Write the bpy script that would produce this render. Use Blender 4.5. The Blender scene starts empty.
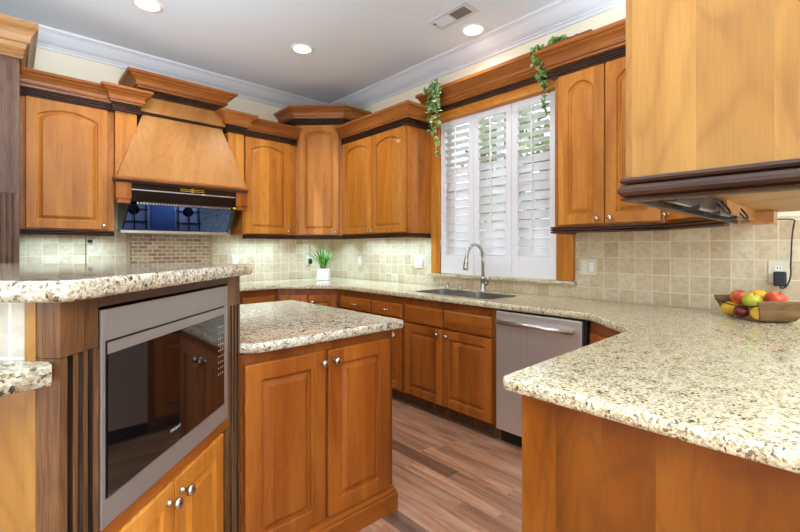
import bpy, bmesh, math, random
from mathutils import Vector, Matrix
random.seed(7)
PI = math.pi
S = bpy.context.scene
COL = S.collection

# ------------------------------------------------------------------ camera
cam_d = bpy.data.cameras.new('camera'); cam = bpy.data.objects.new('camera', cam_d); COL.objects.link(cam)
cam.location = (-2.94, -4.41, 1.265)
cam.rotation_euler = (PI/2, 0, -math.radians(42.8))
cam_d.sensor_width = 36; cam_d.lens = 420/800*36
cam_d.shift_y = -17.5/800
cam_d.clip_start = 0.05; cam_d.clip_end = 100
S.camera = cam

# ------------------------------------------------------------------ world, lights, exposure
w = bpy.data.worlds.new('World'); S.world = w; w.use_nodes = True
bg = w.node_tree.nodes['Background']; bg.inputs[0].default_value = (0.86, 0.93, 1.0, 1); bg.inputs[1].default_value = 2.2
S.view_settings.view_transform = 'Standard'; S.view_settings.look = 'None'
S.view_settings.exposure = 0.24; S.view_settings.gamma = 1.0; S.view_settings.use_curve_mapping = False
S.cycles.use_denoising = True
S.cycles.max_bounces = 10

def area(name, loc, rot, sx, sy, power, color=(1, 1, 1), spread=PI):
    d = bpy.data.lights.new(name, 'AREA'); d.shape = 'RECTANGLE'; d.size = sx; d.size_y = sy; d.energy = power; d.color = color; d.spread = spread
    o = bpy.data.objects.new(name, d); COL.objects.link(o); o.location = loc; o.rotation_euler = rot
    return o
# daylight through the wide openings behind and to the left of the camera
DAY = (0.93, 0.97, 1.0)
area('daylight_front', (-3.2, -7.95, 1.45), (math.radians(90), 0, 0), 4.6, 2.3, 24, DAY)
area('daylight_left', (-6.45, -4.0, 1.45), (0, math.radians(-90), 0), 2.3, 4.6, 9, DAY)
# added fill lamps without a real source, aimed up to brighten the ceiling
area('ceiling_fill_front', (-2.5, -7.8, 0.7), (math.radians(135), 0, 0), 3.0, 1.0, 270, (0.84, 0.93, 1.0), 1.25)
area('ceiling_fill_left', (-6.3, -4.0, 0.7), (0, math.radians(-128), 0), 1.0, 4.4, 42, (0.84, 0.93, 1.0), 1.2)
# under-cabinet strips that are switched on (range wall and left of the window)
UCOL = (0.52, 0.77, 1.0)
area('strip_light', (-2.6, -0.17, 1.395), (0, 0, 0), 0.56, 0.2, 3.0, UCOL, 2.3)
area('strip_light', (-0.98, -0.17, 1.395), (0, 0, 0), 0.56, 0.2, 3.0, UCOL, 2.3)
area('strip_light', (-0.29, -0.29, 1.395), (0, 0, -PI/4), 0.42, 0.2, 2.6, UCOL, 2.3)
area('strip_light', (-0.17, -1.2, 1.395), (0, 0, PI/2), 0.98, 0.2, 5.2, UCOL, 2.3)

# ------------------------------------------------------------------ materials
def new_mat(name):
    m = bpy.data.materials.new(name); m.use_nodes = True
    nt = m.node_tree; b = nt.nodes['Principled BSDF']
    return m, nt, b
def lin(c):
    return tuple(((x/255)/12.92 if x/255 <= .04045 else ((x/255+.055)/1.055)**2.4) for x in c) + (1,)
def N(nt, t, **kw):
    n = nt.nodes.new(t)
    for k, v in kw.items(): setattr(n, k, v)
    return n
def math_node(nt, op, a, b=None):
    n = N(nt, 'ShaderNodeMath', operation=op)
    for i, v in enumerate((a, b)):
        if v is None: continue
        if isinstance(v, (int, float)): n.inputs[i].default_value = v
        else: nt.links.new(v, n.inputs[i])
    return n.outputs[0]
def plain(name, c, rough=.5, metal=0, spec=.5, coat=0):
    m, nt, b = new_mat(name)
    b.inputs['Base Color'].default_value = lin(c); b.inputs['Roughness'].default_value = rough; b.inputs['Metallic'].default_value = metal
    b.inputs['Specular IOR Level'].default_value = spec; b.inputs['Coat Weight'].default_value = coat
    return m
def ramp(nt, fac, stops):
    r = N(nt, 'ShaderNodeValToRGB'); nt.links.new(fac, r.inputs[0])
    e = r.color_ramp.elements
    while len(e) < len(stops): e.new(.5)
    for el, (p, c) in zip(e, stops): el.position = p; el.color = c if len(c) == 4 else lin(c)
    return r.outputs[0]
def mix(nt, a, b, fac, mode='MIX'):
    n = N(nt, 'ShaderNodeMix', data_type='RGBA', blend_type=mode)
    for s, v in ((n.inputs[0], fac), (n.inputs[6], a), (n.inputs[7], b)):
        if isinstance(v, (int, float)): s.default_value = v
        elif isinstance(v, tuple): s.default_value = v
        else: nt.links.new(v, s)
    return n.outputs[2]

def wood(name, dark, mid, light, horiz=False, stave=.095, vary=.2, rough=.34, pores=.12, figure=1.0, bump=.04, grain=1.0, rings=.16):
    m, nt, b = new_mat(name)
    tc = N(nt, 'ShaderNodeTexCoord'); oi = N(nt, 'ShaderNodeObjectInfo')
    off = math_node(nt, 'MULTIPLY', oi.outputs['Random'], 37.0)
    sx = N(nt, 'ShaderNodeSeparateXYZ'); nt.links.new(tc.outputs['Object'], sx.inputs[0])
    h = math_node(nt, 'ADD', sx.outputs[0], math_node(nt, 'MULTIPLY', sx.outputs[1], -1.0))
    along, across = (h, sx.outputs[2]) if horiz else (sx.outputs[2], h)
    st = math_node(nt, 'FLOOR', math_node(nt, 'DIVIDE', math_node(nt, 'ADD', across, off), stave))
    wn = N(nt, 'ShaderNodeTexWhiteNoise', noise_dimensions='1D'); nt.links.new(st, wn.inputs['W'])
    cx = N(nt, 'ShaderNodeCombineXYZ')
    nt.links.new(across, cx.inputs[0]); nt.links.new(along, cx.inputs[1])
    nt.links.new(math_node(nt, 'ADD', off, math_node(nt, 'MULTIPLY', wn.outputs['Value'], 9.0)), cx.inputs[2])
    def stretched(a, c):
        mp = N(nt, 'ShaderNodeMapping'); mp.inputs['Scale'].default_value = (a, c, 1); nt.links.new(cx.outputs[0], mp.inputs[0]); return mp.outputs[0]
    n1 = N(nt, 'ShaderNodeTexNoise'); n1.inputs['Scale'].default_value = 1; n1.inputs['Detail'].default_value = 3; n1.inputs['Distortion'].default_value = .5*figure
    nt.links.new(stretched(7*grain, 1.1), n1.inputs['Vector'])
    n2 = N(nt, 'ShaderNodeTexNoise'); n2.inputs['Scale'].default_value = 1; n2.inputs['Detail'].default_value = 3
    nt.links.new(stretched(260, 9), n2.inputs['Vector'])
    n3 = N(nt, 'ShaderNodeTexNoise'); n3.inputs['Scale'].default_value = 1; n3.inputs['Detail'].default_value = 1.5
    nt.links.new(stretched(4.5*grain, 1.4), n3.inputs['Vector'])
    ring = math_node(nt, 'FRACT', math_node(nt, 'MULTIPLY', n3.outputs['Fac'], 16.0))
    c = ramp(nt, n1.outputs['Fac'], [(.3, dark), (.5, mid), (.7, light)])
    rr = ramp(nt, ring, [(0, (1-rings, 1-rings*1.15, 1-rings*1.3, 1)), (.25, (1, 1, 1, 1)), (.8, (1, 1, 1, 1)), (1, (1-rings, 1-rings*1.15, 1-rings*1.3, 1))])
    c = mix(nt, c, rr, 1.0, 'MULTIPLY')
    pr = ramp(nt, n2.outputs['Fac'], [(.36, (1-pores, 1-pores, 1-pores, 1)), (.55, (1, 1, 1, 1))])
    c = mix(nt, c, pr, 1.0, 'MULTIPLY')
    bright = math_node(nt, 'ADD', math_node(nt, 'MULTIPLY', wn.outputs['Value'], vary), 1-vary*.5)
    hs = N(nt, 'ShaderNodeHueSaturation'); nt.links.new(bright, hs.inputs['Value']); nt.links.new(c, hs.inputs['Color'])
    nt.links.new(hs.outputs[0], b.inputs['Base Color'])
    b.inputs['Roughness'].default_value = rough; b.inputs['Specular IOR Level'].default_value = .32
    bp = N(nt, 'ShaderNodeBump'); bp.inputs['Strength'].default_value = bump; bp.inputs['Distance'].default_value = .002
    nt.links.new(n2.outputs['Fac'], bp.inputs['Height']); nt.links.new(bp.outputs[0], b.inputs['Normal'])
    return m
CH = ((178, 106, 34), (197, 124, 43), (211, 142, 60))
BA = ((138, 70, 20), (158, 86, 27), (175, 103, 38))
M = {}
M['cherry'] = wood('cherry_wood', *CH, vary=.24, rings=.08)
M['cherry_h'] = wood('cherry_wood_horizontal', *CH, horiz=True, stave=.3)
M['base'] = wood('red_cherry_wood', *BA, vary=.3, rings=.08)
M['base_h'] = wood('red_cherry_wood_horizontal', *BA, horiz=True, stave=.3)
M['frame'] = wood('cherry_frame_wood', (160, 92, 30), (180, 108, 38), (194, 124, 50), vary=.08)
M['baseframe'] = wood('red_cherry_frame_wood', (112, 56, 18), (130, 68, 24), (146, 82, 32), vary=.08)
M['crown'] = wood('cherry_crown_wood', (140, 78, 28), (164, 97, 40), (182, 115, 54), horiz=True, stave=.5, rings=.08)
M['honey'] = wood('honey_maple_wood', (170, 114, 57), (186, 129, 69), (198, 142, 82), stave=.14, vary=.08, grain=.7, pores=.06, rings=.08)
M['panel'] = wood('honey_cherry_panel', (146, 100, 42), (166, 118, 55), (180, 134, 68), stave=.115, vary=.12, figure=2, grain=.8, pores=.08, rings=.13)
M['endpanel'] = wood('amber_cherry_end_panel', (116, 60, 9), (134, 73, 14), (150, 88, 24), stave=.115, vary=.12, figure=2, grain=.8, pores=.08, rings=.13)
M['dark'] = wood('dark_stained_moulding', (46, 27, 17), (72, 45, 30), (98, 65, 45), horiz=True, stave=.5, rough=.38, pores=.4, rings=.2)
M['oak'] = wood('dark_oak_post', (88, 56, 32), (114, 76, 44), (134, 94, 58), stave=.5, pores=.42, rough=.45, bump=.3, grain=2)
M['flute_dark'] = wood('dark_flute_wood', (30, 20, 14), (52, 36, 24), (104, 84, 64), stave=.5, pores=.5, rough=.6, grain=6)
M['walnut'] = wood('dark_walnut_panel', (82, 56, 42), (106, 76, 58), (122, 92, 70), stave=.5, pores=.4, rough=.42, grain=2)
M['bowl'] = wood('walnut_bowl', (112, 84, 52), (134, 102, 66), (148, 116, 78), horiz=True, stave=.03, vary=.3, rough=.4, rings=.3)
M['steel'] = plain('stainless_steel', (205, 203, 200), .28, 1)
M['trimsteel'] = plain('satin_steel_trim', (168, 163, 158), .45, .7)
M['nickel'] = plain('brushed_nickel', (190, 188, 184), .25, 1)
M['black'] = plain('black_plastic', (14, 14, 15), .4)
M['blackgloss'] = plain('black_enamel', (12, 11, 11), .15)
M['white'] = plain('white_plastic', (240, 238, 232), .35)
M['almond'] = plain('almond_plate', (222, 214, 188), .35)
M['shutter'] = plain('white_shutter_paint', (240, 240, 242), .4)
M['ceil'] = plain('ceiling_paint', (228, 238, 248), .9, spec=.2)
M['crownw'] = plain('white_crown_paint', (214, 217, 224), .5)
M['wall'] = plain('cream_wall_paint', (236, 227, 205), .85, spec=.2)
M['gold'] = plain('gold_emblem', (214, 176, 60), .3, .8)
M['yellow'] = plain('yellow_tag', (245, 205, 30), .5)
M['pot'] = plain('white_ceramic', (244, 243, 238), .3)
M['soil'] = plain('dark_soil', (40, 30, 22), .9)
M['stem'] = plain('brown_stem', (92, 74, 44), .7)
M['glass'] = None

def steel_brushed():
    m, nt, b = new_mat('brushed_stainless_front')
    tc = N(nt, 'ShaderNodeTexCoord'); mp = N(nt, 'ShaderNodeMapping'); mp.inputs['Scale'].default_value = (260, 260, 2)
    nt.links.new(tc.outputs['Object'], mp.inputs[0])
    n = N(nt, 'ShaderNodeTexNoise'); n.inputs['Scale'].default_value = 1; nt.links.new(mp.outputs[0], n.inputs['Vector'])
    c = ramp(nt, n.outputs['Fac'], [(.3, (216, 212, 203)), (.7, (226, 222, 213))])
    nt.links.new(c, b.inputs['Base Color']); b.inputs['Metallic'].default_value = .72; b.inputs['Roughness'].default_value = .36
    b.inputs['Anisotropic'].default_value = .6
    return m
M['brushed'] = steel_brushed()

def dark_mirror(name, c, rough=.03):
    m, nt, b = new_mat(name)
    b.inputs['Base Color'].default_value = lin(c); b.inputs['Metallic'].default_value = 1; b.inputs['Roughness'].default_value = rough
    return m
M['bluemirror'] = dark_mirror('tinted_hood_glass', (74, 92, 134), .03)
def black_glass():
    m, nt, b = new_mat('microwave_black_glass')
    b.inputs['Base Color'].default_value = (.004, .004, .004, 1); b.inputs['Roughness'].default_value = .03
    b.inputs['IOR'].default_value = 1.9
    return m
M['mwglass'] = black_glass()
def clear_glass():
    m = bpy.data.materials.new('window_glass'); m.use_nodes = True; nt = m.node_tree; nt.nodes.clear()
    o = N(nt, 'ShaderNodeOutputMaterial'); a = N(nt, 'ShaderNodeBsdfTransparent'); g = N(nt, 'ShaderNodeBsdfGlossy'); x = N(nt, 'ShaderNodeMixShader')
    g.inputs['Roughness'].default_value = .02; x.inputs[0].default_value = .05
    nt.links.new(a.outputs[0], x.inputs[1]); nt.links.new(g.outputs[0], x.inputs[2]); nt.links.new(x.outputs[0], o.inputs[0])
    return m
M['glass'] = clear_glass()

def granite(name, cols, rough=.06, scale=185, dark=.0):
    m, nt, b = new_mat(name)
    tc = N(nt, 'ShaderNodeTexCoord'); co = tc.outputs['Object']
    def noise(sc_, det=4, off=0, out='Fac'):
        mp = N(nt, 'ShaderNodeMapping'); mp.inputs['Location'].default_value = (off, off*2, off*3); nt.links.new(co, mp.inputs[0])
        n = N(nt, 'ShaderNodeTexNoise'); n.inputs['Scale'].default_value = sc_; n.inputs['Detail'].default_value = det; n.inputs['Roughness'].default_value = .6
        nt.links.new(mp.outputs[0], n.inputs['Vector']); return n.outputs[out]
    sc = N(nt, 'ShaderNodeVectorMath', operation='SCALE'); nt.links.new(noise(60, 3, 2, 'Color'), sc.inputs[0]); sc.inputs['Scale'].default_value = .02
    ad = N(nt, 'ShaderNodeVectorMath', operation='ADD'); nt.links.new(co, ad.inputs[0]); nt.links.new(sc.outputs[0], ad.inputs[1])
    v = N(nt, 'ShaderNodeTexVoronoi'); v.inputs['Scale'].default_value = scale; nt.links.new(ad.outputs[0], v.inputs['Vector'])
    sv = N(nt, 'ShaderNodeSeparateColor'); nt.links.new(v.outputs['Color'], sv.inputs[0])
    f = math_node(nt, 'ADD', math_node(nt, 'MULTIPLY', sv.outputs[0], .62), math_node(nt, 'MULTIPLY', noise(22, 3, 5), .55))
    f = math_node(nt, 'ADD', f, -.135+dark)
    c = ramp(nt, f, cols)
    v2 = N(nt, 'ShaderNodeTexNoise'); v2.inputs['Scale'].default_value = 210; v2.inputs['Detail'].default_value = 2; nt.links.new(co, v2.inputs['Vector'])
    c = mix(nt, c, ramp(nt, v2.outputs['Fac'], [(.33, (.58, .54, .48, 1)), (.5, (1, 1, 1, 1))]), .8, 'MULTIPLY')
    nt.links.new(c, b.inputs['Base Color'])
    b.inputs['Roughness'].default_value = rough; b.inputs['Specular IOR Level'].default_value = .75
    return m
M['granite'] = granite('beige_granite', [(.18, (232, 224, 198)), (.42, (216, 206, 172)), (.58, (196, 178, 134)), (.7, (150, 128, 92)), (.78, (84, 74, 62)), (.86, (38, 34, 32))])
M['granite_isl'] = granite('grey_beige_granite', [(.18, (214, 207, 190)), (.42, (194, 184, 161)), (.58, (172, 156, 126)), (.7, (138, 120, 94)), (.78, (78, 70, 62)), (.86, (36, 33, 32))], .05, 150)

def tile(name, sw, sh, u0, v0, cols, grout, rough=.5, offset=0.0, gw=.035):
    """wall tile in object space: u runs along the wall (x-y), v is height"""
    m, nt, b = new_mat(name)
    tc = N(nt, 'ShaderNodeTexCoord'); sx = N(nt, 'ShaderNodeSeparateXYZ'); nt.links.new(tc.outputs['Object'], sx.inputs[0])
    u = math_node(nt, 'DIVIDE', math_node(nt, 'SUBTRACT', math_node(nt, 'ADD', sx.outputs[0], sx.outputs[1]), u0), sw)
    v = math_node(nt, 'DIVIDE', math_node(nt, 'SUBTRACT', sx.outputs[2], v0), sh)
    fv = math_node(nt, 'FLOOR', v)
    if offset:
        u = math_node(nt, 'ADD', u, math_node(nt, 'MULTIPLY', math_node(nt, 'MODULO', math_node(nt, 'ABSOLUTE', fv), 2.0), offset))
    fu = math_node(nt, 'FLOOR', u)
    cx = N(nt, 'ShaderNodeCombineXYZ'); nt.links.new(fu, cx.inputs[0]); nt.links.new(fv, cx.inputs[1])
    wn = N(nt, 'ShaderNodeTexWhiteNoise', noise_dimensions='2D'); nt.links.new(cx.outputs[0], wn.inputs['Vector'])
    c = ramp(nt, wn.outputs['Value'], cols)
    n = N(nt, 'ShaderNodeTexNoise'); n.inputs['Scale'].default_value = 38; n.inputs['Detail'].default_value = 5; nt.links.new(tc.outputs['Object'], n.inputs['Vector'])
    c = mix(nt, c, ramp(nt, n.outputs['Fac'], [(.3, (.8, .78, .74, 1)), (.6, (1, 1, 1, 1))]), .9, 'MULTIPLY')
    def edge(f, fl, g):
        fr = math_node(nt, 'SUBTRACT', f, fl)
        d = math_node(nt, 'MINIMUM', fr, math_node(nt, 'SUBTRACT', 1.0, fr))
        return math_node(nt, 'LESS_THAN', d, g)
    e = math_node(nt, 'MAXIMUM', edge(u, fu, gw*.098/sw*.5*1.6), edge(v, fv, gw*.098/sh*.5*1.6))
    c = mix(nt, c, lin(grout), e)
    nt.links.new(c, b.inputs['Base Color']); b.inputs['Roughness'].default_value = rough; b.inputs['Specular IOR Level'].default_value = .35
    bp = N(nt, 'ShaderNodeBump'); bp.inputs['Strength'].default_value = .5; bp.inputs['Distance'].default_value = .003
    nt.links.new(math_node(nt, 'SUBTRACT', 1.0, e), bp.inputs['Height']); nt.links.new(bp.outputs[0], b.inputs['Normal'])
    return m
TCOL = [(0, (198, 178, 142)), (.5, (211, 193, 159)), (1, (220, 205, 174))]
M['tile_w'] = tile('travertine_wall_tile', .0977, .1035, -3.176, .998, TCOL, (222, 210, 184))
M['tile_r'] = tile('travertine_wall_tile_range', .0977, .1035, -.03, .998, TCOL, (222, 210, 184))
M['brick'] = tile('small_brick_tile', .078, .0345, 0, .915, [(0, (150, 118, 84)), (.5, (176, 146, 108)), (1, (196, 172, 136))], (206, 192, 166), offset=.5, gw=.05)

def floor_mat():
    m, nt, b = new_mat('hand_scraped_hardwood')
    tc = N(nt, 'ShaderNodeTexCoord'); sx = N(nt, 'ShaderNodeSeparateXYZ'); nt.links.new(tc.outputs['Object'], sx.inputs[0])
    u = math_node(nt, 'DIVIDE', sx.outputs[0], .098); fu = math_node(nt, 'FLOOR', u)
    w1 = N(nt, 'ShaderNodeTexWhiteNoise', noise_dimensions='1D'); nt.links.new(fu, w1.inputs['W'])
    v = math_node(nt, 'DIVIDE', math_node(nt, 'ADD', sx.outputs[1], math_node(nt, 'MULTIPLY', w1.outputs['Value'], 3.0)), .62); fv = math_node(nt, 'FLOOR', v)
    cx = N(nt, 'ShaderNodeCombineXYZ'); nt.links.new(fu, cx.inputs[0]); nt.links.new(fv, cx.inputs[1])
    wn = N(nt, 'ShaderNodeTexWhiteNoise', noise_dimensions='2D'); nt.links.new(cx.outputs[0], wn.inputs['Vector'])
    mp = N(nt, 'ShaderNodeMapping'); mp.inputs['Scale'].default_value = (22, 1.7, 1); nt.links.new(tc.outputs['Object'], mp.inputs[0])
    ad = N(nt, 'ShaderNodeVectorMath', operation='ADD'); nt.links.new(mp.outputs[0], ad.inputs[0])
    sc = N(nt, 'ShaderNodeVectorMath', operation='SCALE'); nt.links.new(wn.outputs['Color'], sc.inputs[0]); sc.inputs['Scale'].default_value = 20; nt.links.new(sc.outputs[0], ad.inputs[1])
    n = N(nt, 'ShaderNodeTexNoise'); n.inputs['Scale'].default_value = 1; n.inputs['Detail'].default_value = 6; n.inputs['Distortion'].default_value = 1; nt.links.new(ad.outputs[0], n.inputs['Vector'])
    c = ramp(nt, n.outputs['Fac'], [(.28, (134, 92, 66)), (.5, (180, 132, 102)), (.72, (206, 164, 134))])
    t = ramp(nt, wn.outputs['Value'], [(0, (.4, .38, .37, 1)), (.09, (.45, .43, .41, 1)), (.13, (.84, .84, .84, 1)), (1, (1.08, 1.06, 1.04, 1))])
    c = mix(nt, c, t, 1.0, 'MULTIPLY')
    def edge(f, fl, g):
        fr = math_node(nt, 'SUBTRACT', f, fl); d = math_node(nt, 'MINIMUM', fr, math_node(nt, 'SUBTRACT', 1.0, fr)); return math_node(nt, 'LESS_THAN', d, g)
    e = math_node(nt, 'MAXIMUM', edge(u, fu, .018), edge(v, fv, .003))
    c = mix(nt, c, lin((176, 146, 124)), math_node(nt, 'MULTIPLY', e, .8))
    nt.links.new(c, b.inputs['Base Color']); b.inputs['Roughness'].default_value = .3
    bp = N(nt, 'ShaderNodeBump'); bp.inputs['Strength'].default_value = .15; bp.inputs['Distance'].default_value = .004
    nt.links.new(n.outputs['Fac'], bp.inputs['Height']); nt.links.new(bp.outputs[0], b.inputs['Normal'])
    return m
M['floor'] = floor_mat()

def leaf_mat(name, a, bcol, c, scale=30, rough=.5):
    m, nt, b = new_mat(name)
    tc = N(nt, 'ShaderNodeTexCoord'); n = N(nt, 'ShaderNodeTexNoise'); n.inputs['Scale'].default_value = scale; nt.links.new(tc.outputs['Object'], n.inputs['Vector'])
    nt.links.new(ramp(nt, n.outputs['Fac'], [(.3, a), (.5, bcol), (.7, c)]), b.inputs['Base Color']); b.inputs['Roughness'].default_value = rough
    b.inputs['Subsurface Weight'].default_value = 0
    return m
M['ivy'] = leaf_mat('variegated_ivy_leaf', (62, 100, 48), (116, 156, 78), (226, 234, 190), 60)
M['ivy2'] = leaf_mat('bright_ivy_leaf', (52, 92, 36), (98, 150, 56), (206, 222, 150), 60)
M['grass'] = leaf_mat('green_blade', (60, 116, 40), (96, 160, 58), (140, 196, 90), 20)
M['tree'] = leaf_mat('garden_leaf', (62, 96, 40), (118, 150, 70), (190, 206, 130), 3, .6)
M['lawn'] = leaf_mat('lawn', (70, 110, 50), (90, 130, 60), (110, 150, 70), 8, .9)
def fruit(name, a, bcol, c, scale=9):
    m, nt, b = new_mat(name)
    tc = N(nt, 'ShaderNodeTexCoord'); n = N(nt, 'ShaderNodeTexNoise'); n.inputs['Scale'].default_value = scale; n.inputs['Detail'].default_value = 3
    oi = N(nt, 'ShaderNodeObjectInfo'); ad = N(nt, 'ShaderNodeVectorMath', operation='ADD'); nt.links.new(tc.outputs['Object'], ad.inputs[0]); nt.links.new(oi.outputs['Random'], ad.inputs[1]); nt.links.new(ad.outputs[0], n.inputs['Vector'])
    nt.links.new(ramp(nt, n.outputs['Fac'], [(.35, a), (.5, bcol), (.65, c)]), b.inputs['Base Color']); b.inputs['Roughness'].default_value = .25
    return m
M['apple_red'] = fruit('red_yellow_apple_skin', (226, 160, 60), (206, 84, 44), (176, 44, 34), 16)
M['apple_green'] = fruit('green_yellow_apple_skin', (150, 160, 40), (182, 184, 52), (206, 186, 60))
M['lemon'] = fruit('yellow_fruit_skin', (214, 160, 30), (232, 186, 44), (240, 204, 70))
M['plum'] = fruit('dark_red_plum_skin', (70, 18, 20), (112, 32, 34), (158, 66, 52))
M['orange'] = fruit('orange_red_mango_skin', (226, 130, 50), (214, 96, 46), (196, 66, 44), 12)

def emit(name, c, s):
    m = bpy.data.materials.new(name); m.use_nodes = True; nt = m.node_tree; nt.nodes.clear()
    o = N(nt, 'ShaderNodeOutputMaterial'); e = N(nt, 'ShaderNodeEmission'); e.inputs[0].default_value = c; e.inputs[1].default_value = s
    nt.links.new(e.outputs[0], o.inputs[0]); return m
M['lamp'] = emit('lamp_glow', (1, .96, .9, 1), 9)

# ------------------------------------------------------------------ mesh helpers
def nb(): return bmesh.new()
def box(bm, x0, x1, y0, y1, z0, z1, bev=0, seg=2):
    r = bmesh.ops.create_cube(bm, size=1); vs = r['verts']
    for v in vs: v.co = Vector(((x0+x1)/2 + v.co.x*(x1-x0), (y0+y1)/2 + v.co.y*(y1-y0), (z0+z1)/2 + v.co.z*(z1-z0)))
    if bev: bmesh.ops.bevel(bm, geom=list({e for v in vs for e in v.link_edges}), offset=bev, segments=seg, affect='EDGES', profile=.5)
    return bm
def mesh(bm, mat, name, smooth=False):
    bmesh.ops.recalc_face_normals(bm, faces=bm.faces[:])
    if smooth:
        for f in bm.faces: f.smooth = True
    me = bpy.data.meshes.new(name); bm.to_mesh(me); bm.free(); me.materials.append(mat); return me
def part(name, bm, mat, parent=None, loc=(0, 0, 0), rotz=0, smooth=False, label=None, rot=None):
    me = bm if isinstance(bm, bpy.types.Mesh) else mesh(bm, mat, name, smooth)
    o = bpy.data.objects.new(name, me); COL.objects.link(o); o.parent = parent; o.location = loc; o.rotation_euler = rot or (0, 0, rotz)
    if label: o['label'] = label
    return o
def tag(o, label, cat, group=None):
    o['label'] = label; o['category'] = cat
    if group: o['group'] = group
    return o
def thing(name, label, cat, loc=(0, 0, 0), rotz=0, group=None):
    o = bpy.data.objects.new(name, None); COL.objects.link(o); o.location = loc; o.rotation_euler = (0, 0, rotz); o.empty_display_size = .1
    return tag(o, label, cat, group)
def struct(name, bm, mat, **k):
    o = part(name, bm, mat, **k); o['kind'] = 'structure'; return o
def dup(root, loc, rotz=None, label=None, scale=None):
    r = root.copy(); COL.objects.link(r); r.location = loc
    if rotz is not None: r.rotation_euler = (root.rotation_euler[0], root.rotation_euler[1], rotz)
    if label: r['label'] = label
    for ch in root.children:
        c = ch.copy(); COL.objects.link(c); c.parent = r
        for g in ch.children:
            d = g.copy(); COL.objects.link(d); d.parent = c
    return r

def sweep(bm, path, prof, closed=False):
    """profile of (outward, z) swept along a plan path; outward is to the right of travel"""
    n = len(path); P = [Vector(p[:2]) for p in path]; rows = []
    for i in range(n):
        a = P[i]-P[i-1] if (i > 0 or closed) else None
        c = P[(i+1) % n]-P[i] if (i < n-1 or closed) else None
        ns = [Vector((q.y, -q.x)).normalized() for q in (a, c) if q is not None]
        m = ns[0] if len(ns) == 1 else (ns[0]+ns[1])/(1+ns[0].dot(ns[1]))
        rows.append([bm.verts.new((P[i].x+m.x*o, P[i].y+m.y*o, z)) for o, z in prof])
    k = len(prof)
    for i in range(n if closed else n-1):
        A, B = rows[i], rows[(i+1) % n]
        for j in range(k):
            q = [A[j], B[j], B[(j+1) % k], A[(j+1) % k]]
            try: bm.faces.new(q)
            except ValueError: pass
    if not closed:
        for r in (rows[0], rows[-1]):
            try: bm.faces.new(r)
            except ValueError: pass
    return bm
def offset_poly(P, d):
    n = len(P); out = []
    for i in range(n):
        p0, p1, p2 = (Vector(P[j % n]) for j in (i-1, i, i+1))
        n1 = (p1-p0); n1 = Vector((-n1.y, n1.x)).normalized(); n2 = (p2-p1); n2 = Vector((-n2.y, n2.x)).normalized()
        m = (n1+n2)/max(.2, 1+n1.dot(n2)); out.append((p1.x+m.x*d, p1.y+m.y*d))
    return out
def fillet(P, rad):
    """round the corners of a polygon; rad = one radius or a list"""
    n = len(P); out = []
    for i in range(n):
        r = rad[i] if isinstance(rad, (list, tuple)) else rad
        p0, p1, p2 = (Vector(P[j % n]) for j in (i-1, i, i+1))
        if r <= 0: out.append(tuple(p1)); continue
        a = (p0-p1).normalized(); b = (p2-p1).normalized(); ang = a.angle(b); t = r/math.tan(ang/2)
        A = p1+a*t; B = p1+b*t
        for k in range(7):
            s = k/6; out.append(tuple((A*(1-s)**2 + p1*2*s*(1-s)*1.0 + B*s**2)))
    return out
def slab(bm, outer, z0, z1, r=.012, holes=()):
    """worktop slab: rounded edge profile round a plan polygon (counter-clockwise) with optional holes (clockwise)"""
    steps = [(r, z1), (r*.35, z1-r*.3), (0, z1-r), (0, z0+r), (r*.35, z0+r*.3), (r, z0)]
    tops, bots = [], []
    for poly in [outer, *holes]:
        loops = [[bm.verts.new((x, y, z)) for x, y in offset_poly(poly, d)] for d, z in steps]
        n = len(poly)
        for A, B in zip(loops, loops[1:]):
            for i in range(n):
                f = bm.faces.new([A[i], A[(i+1) % n], B[(i+1) % n], B[i]]); f.smooth = True
        for L, acc in ((loops[0], tops), (loops[-1], bots)):
            acc += [bm.edges.get((L[i], L[(i+1) % n])) for i in range(n)]
    bmesh.ops.triangle_fill(bm, edges=tops, use_beauty=True); bmesh.ops.triangle_fill(bm, edges=bots, use_beauty=True)
    return bm
def prism(bm, poly, z0, z1):
    a = [bm.verts.new((x, y, z0)) for x, y in poly]; b = [bm.verts.new((x, y, z1)) for x, y in poly]; n = len(poly)
    bm.faces.new(a); bm.faces.new(b)
    for i in range(n): bm.faces.new([a[i], a[(i+1) % n], b[(i+1) % n], b[i]])
    return bm
def prism_x(bm, prof, x0, x1):
    """(y, z) profile extruded along x"""
    a = [bm.verts.new((x0, y, z)) for y, z in prof]; b = [bm.verts.new((x1, y, z)) for y, z in prof]; n = len(prof)
    bm.faces.new(a); bm.faces.new(b)
    for i in range(n): bm.faces.new([a[i], a[(i+1) % n], b[(i+1) % n], b[i]])
    return bm
def lathe(bm, prof, seg=20, axis='z', c=(0, 0, 0)):
    rows = []
    for r, t in prof:
        row = []
        for k in range(seg):
            a = 2*PI*k/seg; x, y = r*math.cos(a), r*math.sin(a)
            p = (x, y, t) if axis == 'z' else (x, -t, y)
            row.append(bm.verts.new((p[0]+c[0], p[1]+c[1], p[2]+c[2])))
        rows.append(row)
    for A, B in zip(rows, rows[1:]):
        for k in range(seg):
            f = bm.faces.new([A[k], A[(k+1) % seg], B[(k+1) % seg], B[k]]); f.smooth = True
    for r in (rows[0], rows[-1]): bm.faces.new(r)
    return bm
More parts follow.
